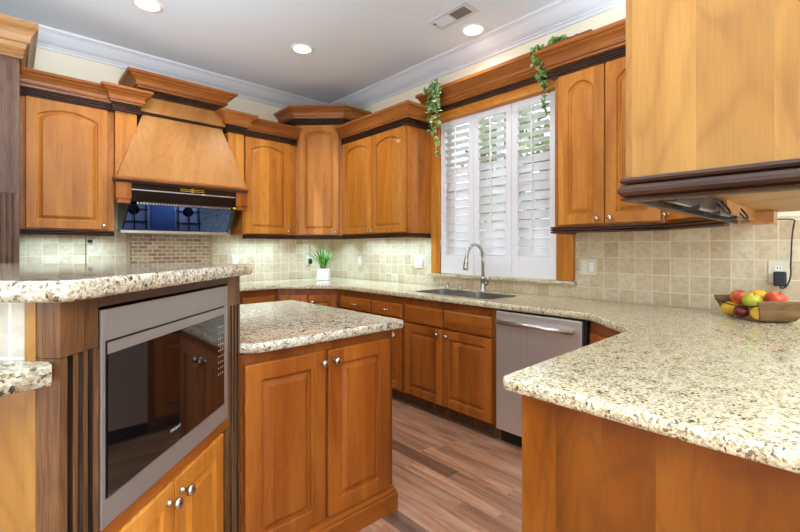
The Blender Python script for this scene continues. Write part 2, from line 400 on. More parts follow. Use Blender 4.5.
def tube(bm, pts, rad, seg=10):
    pts = [Vector(p) for p in pts]; rows = []; up = Vector((0, 0, 1)); pn = None
    for i, p in enumerate(pts):
        t = (pts[min(i+1, len(pts)-1)]-pts[max(i-1, 0)]).normalized()
        if pn is None: pn = t.orthogonal().normalized()
        nrm = (pn-t*pn.dot(t)).normalized(); pn = nrm; bn = t.cross(nrm)
        r = rad[i] if isinstance(rad, (list, tuple)) else rad
        rows.append([bm.verts.new(p+(nrm*math.cos(2*PI*k/seg)+bn*math.sin(2*PI*k/seg))*r) for k in range(seg)])
    for A, B in zip(rows, rows[1:]):
        for k in range(seg):
            f = bm.faces.new([A[k], A[(k+1) % seg], B[(k+1) % seg], B[k]]); f.smooth = True
    bm.faces.new(rows[0]); bm.faces.new(rows[-1]); return bm
def bez(p0, p1, p2, p3, n=12):
    p0, p1, p2, p3 = map(Vector, (p0, p1, p2, p3))
    return [p0*(1-t)**3+p1*3*t*(1-t)**2+p2*3*t*t*(1-t)+p3*t**3 for t in (i/n for i in range(n+1))]

def door_bm(W, H, f=.056, arch=0, fb=None, th=.02, edge=.005):
    """raised panel door, lower-left corner at the origin, front towards -y"""
    fb = fb or f; bm = nb(); NT = 15
    def loop(d, y, inner):
        x0, x1, z0, z1 = (f+d, W-f-d, fb+d, H-f-d) if inner else (d, W-d, d, H-d)
        ah = arch if inner else 0
        pts = [(x0, z0), (x1, z0)]
        for k in range(NT):
            t = k/(NT-1); s = math.sin(PI*t)
            pts.append((x1+(x0-x1)*t, z1-ah+ah*(s**.75)))
        return [bm.verts.new((x, y, z)) for x, z in pts]
    L = [loop(0, 0, 0), loop(0, -th+edge, 0), loop(edge*.3, -th+edge*.3, 0), loop(edge, -th, 0), loop(0, -th, 1), loop(.005, -th+.004, 1), loop(.007, -th+.014, 1), loop(.013, -th+.0145, 1), loop(.034, -th+.003, 1), loop(.0345, -th+.0005, 1)]
    n = len(L[0])
    for A, B in zip(L, L[1:]):
        for i in range(n): bm.faces.new([A[i], A[(i+1) % n], B[(i+1) % n], B[i]])
    bm.faces.new(L[-1]); bm.faces.new(L[0])
    return bm
def slab_front(W, H, th=.02):
    bm = nb(); L = []
    for d, y in ((0, 0), (0, -th*.5), (.004, -th*.75), (.012, -th)):
        L.append([bm.verts.new((x, y, z)) for x, z in ((d, d), (W-d, d), (W-d, H-d), (d, H-d))])
    for A, B in zip(L, L[1:]):
        for i in range(4): bm.faces.new([A[i], A[(i+1) % 4], B[(i+1) % 4], B[i]])
    bm.faces.new(L[-1]); bm.faces.new(L[0]); return bm
def knob_bm():
    return lathe(nb(), [(.0085, 0), (.0085, .003), (.0055, .006), (.005, .014), (.009, .018), (.0145, .022), (.0155, .027), (.013, .032), (.007, .035), (.001, .0355)], 16, 'y')
KNOB = None
def add_knob(parent, x, z, y=-.02):
    global KNOB
    if KNOB is None: KNOB = mesh(knob_bm(), M['nickel'], 'knob', True)
    return part('knob', KNOB, None, parent, (x, y, z))
PULL = None
def add_pull(parent, x, z, y=-.02):
    global PULL
    if PULL is None:
        bm = nb(); tube(bm, bez((-.045, 0, 0), (-.04, -.04, .004), (.04, -.04, .004), (.045, 0, 0), 10), [.006, .005, .0055, .006, .0065, .007, .0065, .006, .0055, .005, .006], 8)
        PULL = mesh(bm, M['nickel'], 'pull', True)
    return part('pull', PULL, None, parent, (x, y, z))
def add_door(parent, x0, x1, z0, z1, mat, knob=None, arch=0, y=0, f=.056, loc=None, rotz=0):
    d = part('door', door_bm(x1-x0, z1-z0, f, arch), mat, parent, loc or (x0, y, z0), rotz)
    if knob: add_knob(d, knob[0], knob[1])
    return d
def add_drawer(parent, x0, x1, z0, z1, mat, pull=True, name='drawer'):
    d = part(name, slab_front(x1-x0, z1-z0), mat, parent, (x0, 0, z0))
    if pull: add_pull(d, (x1-x0)/2, (z1-z0)/2)
    return d

def beads(z0, z1, n, o0, dep, k=5):
    """stack of n half-round beads between two heights, as (out, z)"""
    h = (z1-z0)/n; out = [(0, z0)]
    for i in range(n):
        for j in range(k+1):
            a = PI*j/k; out.append((o0+dep*math.sin(a), z0+h*(i+.5-.5*math.cos(a))))
    return out+[(0, z1)]
ROPE = beads(2.368, 2.434, 4, .010, .016)
CROWN = [(0, 2.432), (.036, 2.432), (.040, 2.446), (.052, 2.448), (.052, 2.456), (.046, 2.462), (.050, 2.480), (.062, 2.498), (.082, 2.512), (.082, 2.520), (.094, 2.522), (.102, 2.530), (.102, 2.547), (0, 2.547)]
RAIL = beads(1.362, 1.407, 3, .006, .016)
def shift(prof, dz=0, do=0): return [(o+do, z+dz) for o, z in prof]
def upper_trim(t, path, dz=0, rail=None):
    part('carved_band', sweep(nb(), path, shift(ROPE, dz)), M['dark'], t)
    part('crown_moulding', sweep(nb(), path, shift(CROWN, dz)), M['crown'], t)
    part('light_rail', sweep(nb(), rail or path, RAIL), M['dark'], t)

# ------------------------------------------------------------------ room shell
ZC = 3.0
struct('floor', box(nb(), -6.5, .15, -8, .15, -.1, 0), M['floor'])
struct('ceiling', box(nb(), -6.5, .15, -8, .15, ZC, ZC+.1), M['ceil'])
struct('wall_back', box(nb(), -6.5, .15, 0, .15, 0, ZC), M['wall'])
WY0, WY1, WZ0, WZ1 = -2.94, -1.81, 1.035, 2.475
bm = nb(); box(bm, 0, .15, -8, WY0, 0, ZC); box(bm, 0, .15, WY1, 0, 0, ZC); box(bm, 0, .15, WY0, WY1, 0, WZ0-.028); box(bm, 0, .15, WY0, WY1, WZ1, ZC)
struct('wall_right', bm, M['wall'])
bm = nb(); box(bm, -6.65, -6.5, -8, -6.3, 0, ZC); box(bm, -6.65, -6.5, -1.7, 0, 0, ZC); box(bm, -6.65, -6.5, -6.3, -1.7, 0, .3); box(bm, -6.65, -6.5, -6.3, -1.7, 2.6, ZC)
struct('wall_left', bm, M['wall'])
bm = nb(); box(bm, -6.5, -5.5, -8.15, -8, 0, ZC); box(bm, -.9, .15, -8.15, -8, 0, ZC); box(bm, -5.5, -.9, -8.15, -8, 0, .3); box(bm, -5.5, -.9, -8.15, -8, 2.6, ZC)
struct('wall_front', bm, M['wall'])
CR = [(0, 2.862), (.012, 2.862), (.016, 2.872), (.016, 2.884), (.026, 2.886), (.030, 2.896), (.040, 2.900), (.058, 2.915), (.084, 2.945), (.104, 2.972), (.112, 2.974), (.118, 2.982), (.128, 2.984), (.134, 3.0), (0, 3.0)]
struct('trim_1', sweep(nb(), [(-6.5, 0), (0, 0), (0, -8)], CR), M['crownw'])
# backsplash
TT = 1.432
bm = nb(); box(bm, -.009, 0, -1.70, -.009, .916, TT); box(bm, -.009, 0, -3.07, -1.70, .916, 1.006); box(bm, -.009, 0, -4.9, -3.072, .916, TT)
struct('wall_right_tile', bm, M['tile_w'])
bm = nb(); box(bm, -2.895, -2.19, -.009, 0, .916, TT); box(bm, -1.44, 0, -.009, 0, .916, TT)
struct('wall_back_tile', bm, M['tile_r'])
struct('wall_back_brick_inset', box(nb(), -2.155, -1.475, -.009, 0, .916, TT), M['brick'])
bm = nb(); box(bm, -2.188, -2.157, -.018, 0, .916, TT, .005); box(bm, -1.473, -1.442, -.018, 0, .916, TT, .005)
struct('trim_2', bm, plain('travertine_liner', (176, 156, 124), .5))
# window casing, sill, frame, glass
bm = nb(); box(bm, -.032, 0, WY1, -1.702, 1.036, 2.42, .003); box(bm, -.032, 0, -3.066, WY0, 1.036, 2.42, .003)
struct('trim_3', bm, M['cherry'])
struct('trim_4', box(nb(), -.055, .0, -3.085, -1.69, 1.008, 1.034, .005), M['granite'])
win = bpy.data.objects.new('window_1', None); COL.objects.link(win); win.location = (.1, (WY0+WY1)/2, WZ0); win['kind'] = 'structure'
hw_, hh_ = (WY1-WY0)/2, WZ1-WZ0
bm = nb()
for a, b_, c_, d_ in ((-hw_, -hw_+.05, -.02, hh_), (hw_-.05, hw_, -.02, hh_), (-hw_, hw_, -.02, .05), (-hw_, hw_, hh_-.05, hh_), (-.02, .02, 0, hh_), (-hw_, hw_, hh_*.52, hh_*.52+.04)): box(bm, -.02, .03, a, b_, c_, d_)
part('window_frame', bm, M['shutter'], win)
part('window_glass', box(nb(), .004, .008, -hw_+.05, hw_-.05, .05, hh_-.05), M['glass'], win)

# ------------------------------------------------------------------ outside the window
struct('ground', box(nb(), .2, 9, -8, 6, -.35, -.25), M['lawn'])
def tree(loc, rx, rz, h, n, label, seed):
    rnd = random.Random(seed)
    t = thing('garden_tree', label, 'tree', loc, 0, 'trees outside the window')
    part('trunk', tube(nb(), [(0, 0, 0), (.03, .02, h*.5), (-.03, .05, h)], [.07, .06, .03], 8), M['stem'], t)
    bm = nb()
    for _ in range(n):
        u = Vector((rnd.gauss(0, 1), rnd.gauss(0, 1), rnd.gauss(0, 1))).normalized()*rnd.uniform(.55, 1)
        c = Vector((u.x*rx, u.y*rx, h+u.z*rz)); a = Vector((rnd.gauss(0, 1), rnd.gauss(0, 1), rnd.gauss(0, .6))).normalized(); b = a.orthogonal().normalized()
        b = (b*math.cos(rnd.random()*6)+a.cross(b)*math.sin(rnd.random()*6)); s = rnd.uniform(.05, .1)
        bm.faces.new([bm.verts.new(c+a*s*1.3), bm.verts.new(c+b*s*.55), bm.verts.new(c-a*s*1.3), bm.verts.new(c-b*s*.55)])
    part('foliage', bm, M['tree'], t)
tree((2.6, -.9, -.3), .75, 1.1, 2.75, 900, 'leafy tree seen through the left shutter slats', 1)
tree((2.5, -2.45, -.3), .72, 1.0, 2.6, 800, 'leafy tree seen through the middle shutter slats', 2)
tree((3.0, -4.0, -.3), .7, 1.0, 2.75, 800, 'leafy tree seen through the right shutter slats', 3)

# ------------------------------------------------------------------ shutters
def louver_bm(L, wdt=.062, th=.011):
    bm = nb(); n = 10; rows = []
    for y in (-L/2, L/2):
        rows.append([bm.verts.new((math.cos(2*PI*k/n)*wdt/2, y, math.sin(2*PI*k/n)*th/2)) for k in range(n)])
    for k in range(n):
        f = bm.faces.new([rows[0][k], rows[0][(k+1) % n], rows[1][(k+1) % n], rows[1][k]])
    bm.faces.new(rows[0]); bm.faces.new(rows[1]); return bm
PW = (WY1-WY0-.006)/3
louv = mesh(louver_bm(PW-.115), M['shutter'], 'louver', True)
louv_low = mesh(louver_bm(PW-.115, .075, .008), M['shutter'], 'louver', True)
def shutter(i, label):
    yc = WY1-.003-PW*(i+.5); h = PW/2-.002
    t = thing('plantation_shutter', label, 'shutter', (-.006, yc, WZ0+.003), 0, 'plantation shutters in the kitchen window')
    H = WZ1-WZ0-.006; st = .052; z_mid = .955; ztop = H-.105; zbot = .165
    bm = nb()
    for a, b_ in ((-h, -h+st), (h-st, h)): box(bm, -.014, .014, a, b_, 0, H, .003)
    box(bm, -.013, .013, -h+st, h-st, 0, zbot, .002); box(bm, -.013, .013, -h+st, h-st, ztop, H, .002)
    part('shutter_frame', bm, M['shutter'], t)
    nu = 6; du = (ztop-z_mid)/nu
    for k in range(nu): part('louver', louv, None, t, (0, 0, z_mid+du*(k+.5)), rot=(0, math.radians(22), 0))
    nl = 11; dl = (z_mid-zbot)/nl
    for k in range(nl): part('louver', louv_low, None, t, (0, 0, zbot+dl*(k+.5)), rot=(0, math.radians(-70), 0))
    part('tilt_rod', box(nb(), -.041, -.031, -.006, .006, z_mid-.03, ztop-.02, .002), M['shutter'], t)
    part('tilt_rod', box(nb(), -.034, -.024, -.006, .006, zbot+.03, z_mid-.03, .002), M['shutter'], t)
    if i == 0:
        for z in (.25, 1.1): part('hinge', box(nb(), -.02, -.0145, h-.008, h+.001, z, z+.06), M['almond'], t)
shutter(0, 'left white plantation shutter, nearest the corner cabinets')
shutter(1, 'middle white plantation shutter, directly behind the faucet')
shutter(2, 'right white plantation shutter, beside the two-door cabinet on the right')

# valance over the window
t = thing('window_valance', 'long wooden cornice valance with dark carved band above the shutters', 'valance', (0, -3.075, 2.42), 0)
part('fascia_board', box(nb(), -.072, -.0, 0, 1.365, 0, .115, .003), M['cherry_h'], t)
part('carved_band', sweep(nb(), [(-.0, 1.375), (-.072, 1.375), (-.072, 0)], beads(.078, .126, 3, .006, .014)), M['dark'], t)
part('crown_moulding', sweep(nb(), [(-.0, 1.375), (-.072, 1.375), (-.072, -.085), (0, -.085)], [(0, .124), (.02, .124), (.024, .135), (.036, .15), (.036, .166), (.044, .168), (.045, .198), (.055, .224), (.072, .248), (.084, .255), (.084, .282), (0, .282)]), M['crown'], t)

# ------------------------------------------------------------------ wall cabinets, range wall (front frames at y = -.33)
ZB, ZT = 1.407, 2.44
def wall_case(t, poly, zt=ZT): part('case', prism(nb(), poly, ZB, zt), M['frame'], t)
t = thing('wall_cabinet', 'single-door wall cabinet with arched panel left of the range hood', 'cabinet', (-2.894, -.33, 0), 0)
W = .566
wall_case(t, [(0, 0), (W, 0), (W, .328), (0, .328)])
add_door(t, .03, .522, 1.415, 2.372, M['cherry'], (.465, .028), .055, f=.062)
upper_trim(t, [(0, 0), (W, 0)])

t = thing('wall_cabinet', 'single-door wall cabinet between the range hood and the tall corner cabinet', 'cabinet', (-1.27, -.33, 0), 0)
W = .581
wall_case(t, [(0, 0), (W, 0), (W, .328), (0, .328)])
add_door(t, .02, .503, 1.415, 2.372, M['cherry'], (.455, .03), .055, f=.062)
upper_trim(t, [(0, 0), (W, 0)])

t = thing('corner_wall_cabinet', 'diagonal corner wall cabinet rising taller than its neighbours', 'cabinet', (0, 0, 0), 0)
s = .686; poly = [(-.001, -.001), (-s, -.001), (-s, -.332), (-.332, -s), (-.001, -s)]
wall_case(t, poly, 2.655)
dlen = (s-.332)*math.sqrt(2)
add_door(t, 0, dlen-.075, 1.415, 2.585, M['cherry'], (dlen-.075-.035, .03), .05, loc=(-s+.0375*.7071, -.332-.0375*.7071, 1.415), rotz=-PI/4)
cp = [(-s, -.005), (-s, -.332), (-.332, -s), (-.005, -s)]
upper_trim(t, cp, .225, [(-s, -.332), (-.332, -s)])

# ------------------------------------------------------------------ wall cabinets, window wall
R = -PI/2
t = thing('wall_cabinet', 'two-door wall cabinet between the corner and the window', 'cabinet', (-.33, -.690, 0), R)
W = 1.01
wall_case(t, [(0, 0), (W, 0), (W, .319), (0, .319)])
add_door(t, .02, .505, 1.415, 2.372, M['cherry'], (.455, .03), .055)
add_door(t, .512, .985, 1.415, 2.372, M['cherry'], (.03, .03), .055)
upper_trim(t, [(0, 0), (W, 0), (W, .28)])

t = thing('wall_cabinet', 'two-door wall cabinet right of the window', 'cabinet', (-.33, -3.083, 0), R)
W = .632
wall_case(t, [(0, 0), (W, 0), (W, .319), (0, .319)])
add_door(t, .03, .316, 1.415, 2.372, M['cherry'], (.252, .03), .055, f=.06)
add_door(t, .323, .615, 1.415, 2.372, M['cherry'], (.035, .03), .055, f=.06)
upper_trim(t, [(0, .16), (0, 0), (W, 0)], 0, [(0, .31), (0, 0), (W, 0)])

t = thing('corner_wall_cabinet', 'angled corner wall cabinet half hidden behind the hanging peninsula cabinet', 'cabinet', (0, 0, 0), 0)
wall_case(t, [(-.01, -3.718), (-.01, -4.068), (-.66, -4.068), (-.66, -4.045), (-.33, -3.718)])
dl = math.hypot(.33, .327)
add_door(t, 0, dl-.06, 1.415, 2.372, M['cherry'], (.03, .03), .04, loc=(-.33-.03*.7071, -3.718-.03*.7071, 1.415), rotz=-PI*3/4)
E_ = None
for o in list(t.children):
    if o.name.startswith('door'): o.rotation_euler = (0, 0, -PI/4-PI/2)
upper_trim(t, [(-.33, -3.718), (-.66, -4.045)])

t = thing('hanging_cabinet', 'large honey wood cabinet hanging over the peninsula, cut by the right edge', 'cabinet', (-1.958, -4.408, 0), 0)
L_ = 1.29; D_ = .335
part('case', prism(nb(), [(0, 0), (L_, 0), (L_, D_), (0, D_)], 1.412, 2.5), M['panel'], t)
part('light_rail', sweep(nb(), [(L_-.1, D_), (0, D_), (0, 0), (L_-.1, 0)], [(-.016, 1.366), (.000, 1.366), (.006, 1.368), (.008, 1.372), (.000, 1.376), (.008, 1.379), (.013, 1.386), (.013, 1.393), (.008, 1.400), (-.001, 1.404), (.007, 1.406), (.010, 1.411), (.006, 1.417), (-.002, 1.419), (-.016, 1.411)]), M['dark'], t)
part('crown_moulding', sweep(nb(), [(L_, D_), (0, D_), (0, 0), (L_, 0)], shift(CROWN, -.005)), M['crown'], t)
bm = nb(); prism_x(bm, [(D_-.075, 1.412), (D_-.05, 1.412), (D_-.05, 1.375), (D_-.075, 1.375)], .62, 1.27); box(bm, 1.16, 1.27, D_-.13, D_-.03, 1.362, 1.411, .002)
part('cleat', bm, M['honey'], t)
for x0, x1 in ((.3, 1.15), (1.17, 1.28)):
    add_door(t, 0, x1-x0, 1.42, 2.372, M['cherry'], (.03, .03), .04, loc=(x1, D_, 1.42), rotz=PI)
# its strip light (black channel, wires)
t = thing('strip_light', 'black under-cabinet strip light with loose wires below the hanging cabinet', 'light', (-1.86, -4.125, 1.385), 0)
part('channel', box(nb(), .02, .98, -.016, .016, -.012, .024, .003), M['black'], t)
part('tube', tube(nb(), [(.06, .0, -.008), (.94, .0, -.008)], .006, 8), plain('grey_tube', (150, 148, 142), .4), t)
for x in (.2, .44, .7): part('clip', box(nb(), x, x+.012, -.02, .02, -.02, -.008, .002), M['black'], t)
for x in (.42, .72): part('wire', tube(nb(), bez((x, -.01, .02), (x+.02, -.05, -.045), (x+.06, -.05, -.02), (x+.03, -.02, .02), 8), .003, 6), M['black'], t)
part('wire', tube(nb(), bez((.96, 0, 0), (1.1, .0, -.03), (1.2, -.02, .0), (1.32, -.02, .03), 10), .004, 6), M['black'], t)

# ------------------------------------------------------------------ tall cabinet at far left
t = thing('tall_cabinet', 'tall dark-stained cabinet with heavy crown at the left edge', 'cabinet', (-2.9, -.72, 0), 0)
Wt = .95
part('case', box(nb(), -Wt, -.002, .004, .715, .02, 2.58), M['walnut'], t)
bm = nb(); prof = [(-.16, .0)]
prof = [(-.16, .004), (-.16, -.02)]
for k in range(5):
    c = -.138+.027*k
    for a in range(5):
        ang = PI*a/4; prof.append((c-.008*math.cos(ang), -.02+.008*math.sin(ang)))
prof += [(0, -.02), (0, .004)]
prism(bm, prof, .02, 1.62); box(bm, -.16, 0, -.02, .004, 1.622, 2.46)
part('fluted_pilaster', bm, M['walnut'], t)
bm = nb()
for k in range(9): lathe(bm, [(.003, 0), (.003, .0015)], 8, 'y', (-.008-.017*k, -.02, 2.35))
part('shelf_pin_holes', bm, M['black'], t)
add_door(t, -Wt+.02, -.18, .12, 2.4, M['walnut'], (.7, 1.0), 0, y=.004)
TC = [(0, 2.50), (.012, 2.50), (.02, 2.515), (.014, 2.525), (.024, 2.54), (.018, 2.55), (.03, 2.565), (.034, 2.59), (.05, 2.60), (.058, 2.64), (.075, 2.67), (.088, 2.685), (.092, 2.69), (.092, 2.725), (0, 2.725)]
part('crown_moulding', sweep(nb(), [(-Wt, .7), (-Wt, -.0), (0, -.0), (0, .7)], TC), wood('faded_crown_wood', (126, 84, 48), (158, 114, 68), (178, 136, 88), horiz=True, stave=.5), t)

# ------------------------------------------------------------------ range hood
t = thing('range_hood', 'honey wood range hood with sloped canopy, pilasters and stepped crowns', 'range hood', (-1.80, -.002, 0), 0)
def frustum(hw0, y0, z0, hw1, y1, z1):
    bm = nb()
    a = [bm.verts.new(p) for p in ((-hw0, y0, z0), (hw0, y0, z0), (hw0, 0, z0), (-hw0, 0, z0))]; b = [bm.verts.new(p) for p in ((-hw1, y1, z1), (hw1, y1, z1), (hw1, 0, z1), (-hw1, 0, z1))]
    bm.faces.new(a); bm.faces.new(b)
    for i in range(4): bm.faces.new([a[i], a[(i+1) % 4], b[(i+1) % 4], b[i]])
    return bm
part('canopy', frustum(.525, -.446, 1.845, .325, -.335, 2.40), M['honey'], t)
part('apron', frustum(.355, -.365, 2.415, .31, -.29, 2.60), M['honey'], t)
part('band', sweep(nb(), [(-.325, 0), (-.325, -.335), (.325, -.335), (.325, 0)], [(0, 2.395), (.006, 2.395), (.014, 2.402), (.014, 2.412), (.02, 2.415), (0, 2.416)]), M['dark'], t)
part('carved_band', sweep(nb(), [(-.31, 0), (-.31, -.285), (.31, -.285), (.31, 0)], shift(ROPE, .19)), M['dark'], t)
part('crown_moulding', sweep(nb(), [(-.31, 0), (-.31, -.285), (.31, -.285), (.31, 0)], [(o*1.35, z) for o, z in shift(CROWN, .19)]), M['crown'], t)
HT = [(-.525, 0), (-.525, -.446), (.525, -.446), (.525, 0)]
part('lower_trim', sweep(nb(), HT, [(-.02, 1.818), (.012, 1.818), (.012, 1.824), (.018, 1.828), (.018, 1.84), (.006, 1.848), (-.02, 1.848)]), M['crown'], t)
part('reeded_trim', sweep(nb(), HT, beads(1.796, 1.8175, 2, -.002, .012)), M['dark'], t)
for sx in (-1, 1):
    a, b_ = sorted((sx*.375, sx*.525))
    p = part('pilaster', box(nb(), a, b_, -.372, 0, 1.66, 2.44, .002), M['cherry'], t)
    pa = [(a, -.18 if sx > 0 else -.334), (a, -.372), (b_, -.372), (b_, -.18 if sx < 0 else -.334)]
    part('carved_band', sweep(nb(), pa, shift(ROPE, .005)), M['dark'], p)
    part('crown_moulding', sweep(nb(), pa, shift(CROWN, .01)), M['crown'], p)
    a, b_ = sorted((sx*.425, sx*.53))
    bm = nb(); box(bm, a, b_, -.44, -.36, 1.668, 1.80, .002); box(bm, a+.012, b_-.004, -.43, -.36, 1.632, 1.668, .002)
    part('corbel', bm, M['base'], t)
part('liner', prism_x(nb(), [(0, 1.41), (-.165, 1.41), (-.372, 1.64), (-.42, 1.655), (-.42, 1.798), (0, 1.798)], -.45, .45), M['blackgloss'], t)
# slanted tinted glass with steel lip
ga = Vector((0, -.375, 1.636)); gb = Vector((0, -.172, 1.414)); gd = (gb-ga).normalized(); gn = Vector((0, -gd.z*-1, 0)); gn = Vector((0, gd.z, -gd.y))
if gn.z > 0: gn = -gn
bm = nb()
q = [(-.425, ga), (.40, ga), (.42, gb), (-.445, gb)]
lo = [bm.verts.new(Vector((x, 0, 0))+p+gn*.008) for x, p in q]; hi = [bm.verts.new(Vector((x, 0, 0))+p+gn*.002) for x, p in q]
bm.faces.new(lo); bm.faces.new(hi)
for i in range(4): bm.faces.new([lo[i], lo[(i+1) % 4], hi[(i+1) % 4], hi[i]])
part('glass_panel', bm, M['bluemirror'], t, label='dark blue tinted glass panel')
part('steel_lip', box(nb(), -.462, .432, -.2, -.15, 1.398, 1.424, .003), M['steel'], t)
part('control_strip', box(nb(), -.418, .418, -.426, -.4205, 1.752, 1.797, .001), plain('smoked_control_strip', (40, 30, 24), .1), t)
part('steel_edge', box(nb(), -.42, .42, -.428, -.4205, 1.742, 1.751, .001), M['steel'], t)
bm = nb()
for k in range(34):
    x = -.38+.0226*k; box(bm, x, x+.014, -.405, -.372, 1.634, 1.6475)
part('filter_slots', bm, M['steel'], t)
bm = nb(); cx_, cz_ = .04, 1.776
tube(bm, [(cx_+.016*math.cos(2*PI*k/16), -.429, cz_+.016*math.sin(2*PI*k/16)) for k in range(17)], .0035, 6)
box(bm, cx_-.012, cx_+.012, -.431, -.427, cz_-.003, cz_+.003); box(bm, cx_-.003, cx_+.003, -.431, -.427, cz_-.012, cz_+.012)
for sx in (-1, 1):
    for dz in (-.008, .008): box(bm, cx_+min(sx*.022, sx*.1), cx_+max(sx*.022, sx*.1), -.43, -.427, cz_+dz-.0025, cz_+dz+.0025)
part('emblem', bm, M['gold'], t, label='gold round emblem between gold bars')
part('tag', prism_x(nb(), [(-.43, 1.64), (-.4, 1.64), (-.4, 1.67)], .405, .425), M['yellow'], t, label='small yellow tag')

# ------------------------------------------------------------------ perimeter worktop
hole = [(-.545, -1.96), (-.545, -2.74), (-.185, -2.74), (-.185, -1.96)]          # material on the left: clockwise seen from above
def ccw(p): 
    a = sum(p[i-1][0]*p[i][1]-p[i][0]*p[i-1][1] for i in range(len(p))); return p if a > 0 else p[::-1]
outer = [(-.012, -.012), (-2.893, -.012), (-2.893, -.65), (-1.052, -.65), (-.65, -1.052), (-.65, -3.44), (-.955, -3.748), (-1.952, -3.748), (-1.952, -4.80), (-.012, -4.80)]
outer = fillet(ccw(outer), [0.0]*10) if False else outer
rad = [0, 0, 0, .10, .10, .10, .06, .025, .05, 0]
outer = ccw(fillet(outer, rad))
h2 = fillet(hole, .05); h2 = ccw(h2)[::-1]
o = part('worktop', slab(nb(), outer, .876, .915, .009, [h2]), M['granite'])
tag(o, 'long beige granite worktop running round the walls and out over the peninsula', 'countertop')

# sink
t = thing('double_sink', 'stainless double-bowl sink below the window', 'sink', (-.365, -2.35, .9165), 0)
def bowl_bm(x0, x1, y0, y1, dz):
    bm = nb(); P0 = ccw(fillet([(x0, y0), (x1, y0), (x1, y1), (x0, y1)], .045)); P1 = offset_poly(P0, .02); n = len(P0)
    PO = offset_poly(P0, -.006)
    L = [[bm.verts.new((x, y, z)) for x, y in P] for P, z in ((PO, 0), (P0, 0), (P0, -dz+.03), (P1, -dz), (offset_poly(P0, .0), -dz-.004), (PO, -.02))]
    for A, B in zip(L, L[1:]):
        for i in range(n): bm.faces.new([A[i], A[(i+1) % n], B[(i+1) % n], B[i]])
    bm.faces.new(L[3]); bm.faces.new(L[4]); 
    return bm
for y0, y1 in ((.010, .377), (-.377, -.010)):
    b_ = part('bowl', bowl_bm(-.167, .167, y0, y1, .21), M['steel'], t, (0, 0, 0))
    part('drain', lathe(nb(), [(.04, 0), (.04, .004), (.03, .005), (.012, .002)], 20, 'z', (0, (y0+y1)/2, -.209)), M['nickel'], b_)
# faucet
t = thing('faucet', 'tall brushed nickel gooseneck pull-down faucet behind the sink', 'faucet', (-.135, -2.37, .9155), 0)
part('base', lathe(nb(), [(.027, 0), (.027, .008), (.022, .012), (.021, .10), (.024, .105), (.024, .115), (.016, .12), (.014, .125)], 20), M['nickel'], t)
pts = [(0, 0, .12), (0, 0, .26)] + [(-.105+.105*math.cos(a), 0, .275+.105*math.sin(a)) for a in [PI*k/14 for k in range(0, 14)]] + [(-.213, 0, .27), (-.216, 0, .255)]
part('neck', tube(nb(), pts, .0125, 12), M['nickel'], t)
part('spray_head', tube(nb(), [(-.215, 0, .262), (-.218, 0, .24), (-.223, 0, .20), (-.226, 0, .182)], [.0155, .0175, .021, .019], 12), M['nickel'], t)
bm = nb(); tube(bm, [(0, -.02, .07), (0, -.045, .07)], .017, 12); tube(bm, [(0, -.035, .072), (-.01, -.052, .09), (-.02, -.062, .13)], [.01, .008, .006], 10)
part('handle', bm, M['nickel'], t)
def soap(loc, label):
    t = thing('soap_dispenser', label, 'soap dispenser', loc, 0)
    part('base', lathe(nb(), [(.016, 0), (.016, .012), (.012, .016), (.011, .045), (.013, .05), (.013, .062), (.004, .064)], 16), M['nickel'], t)
    part('spout', tube(nb(), [(.01, 0, .055), (-.012, 0, .056), (-.026, 0, .054)], [.008, .008, .006], 8), M['nickel'], t)
soap((-.15, -2.01, .9155), 'short nickel deck fitting behind the sink, left one of two')
soap((-.15, -2.145, .9155), 'short nickel deck fitting behind the sink, right one nearer the faucet')

# ------------------------------------------------------------------ base cabinets
def base_case(t, poly, kick=None):
    part('case', prism(nb(), poly, .1, .874), M['baseframe'], t)
    if kick: part('toe_kick', prism(nb(), kick, .001, .099), M['oak'], t)
def base_rect(t, W, D=.6):
    base_case(t, [(0, 0), (W, 0), (W, D), (0, D)], [(0, .075), (W, .075), (W, D), (0, D)])
t = thing('base_cabinet', 'base cabinet under the cooktop on the range wall, hidden behind the raised bar', 'cabinet', (-2.26, -.61, 0), 0)
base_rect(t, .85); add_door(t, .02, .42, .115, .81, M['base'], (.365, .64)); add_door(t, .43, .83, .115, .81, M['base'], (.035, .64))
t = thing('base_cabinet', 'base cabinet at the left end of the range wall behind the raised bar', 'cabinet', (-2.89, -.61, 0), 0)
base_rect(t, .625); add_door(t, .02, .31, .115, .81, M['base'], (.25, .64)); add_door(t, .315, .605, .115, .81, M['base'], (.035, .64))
t = thing('base_cabinet', 'narrow range-wall base cabinet with one plain drawer left of the diagonal corner', 'cabinet', (-1.405, -.61, 0), 0)
base_rect(t, .365); add_drawer(t, .02, .33, .69, .812, M['base_h'], False); add_door(t, .02, .33, .115, .68, M['base'], (.27, .52))
t = thing('corner_base_cabinet', 'diagonal corner base cabinet with two doors beneath the potted plant', 'cabinet', (0, 0, 0), 0)
c0, c1 = 1.035, .61
base_case(t, [(-.012, -.012), (-c0, -.012), (-c0, -c1), (-c1, -c0), (-.012, -c0)], [(-.012, -.012), (-c0, -.012), (-c0, -c1+.075), (-c1+.075, -c0), (-.012, -c0)])
dl = (c0-c1)*math.sqrt(2); k = .7071
add_door(t, 0, dl/2-.03, .115, .812, M['base'], (dl/2-.07, .635), loc=(-c0+.02*k, -c1-.02*k, .115), rotz=-PI/4)
add_door(t, 0, dl/2-.03, .115, .812, M['base'], (.04, .635), loc=(-c0+(dl/2+.004)*k, -c1-(dl/2+.004)*k, .115), rotz=-PI/4)
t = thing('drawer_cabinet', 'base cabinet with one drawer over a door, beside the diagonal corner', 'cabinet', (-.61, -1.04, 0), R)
base_rect(t, .493); add_drawer(t, .03, .483, .70, .812, M['base_h']); add_door(t, .03, .483, .115, .69, M['base'], (.42, .53))
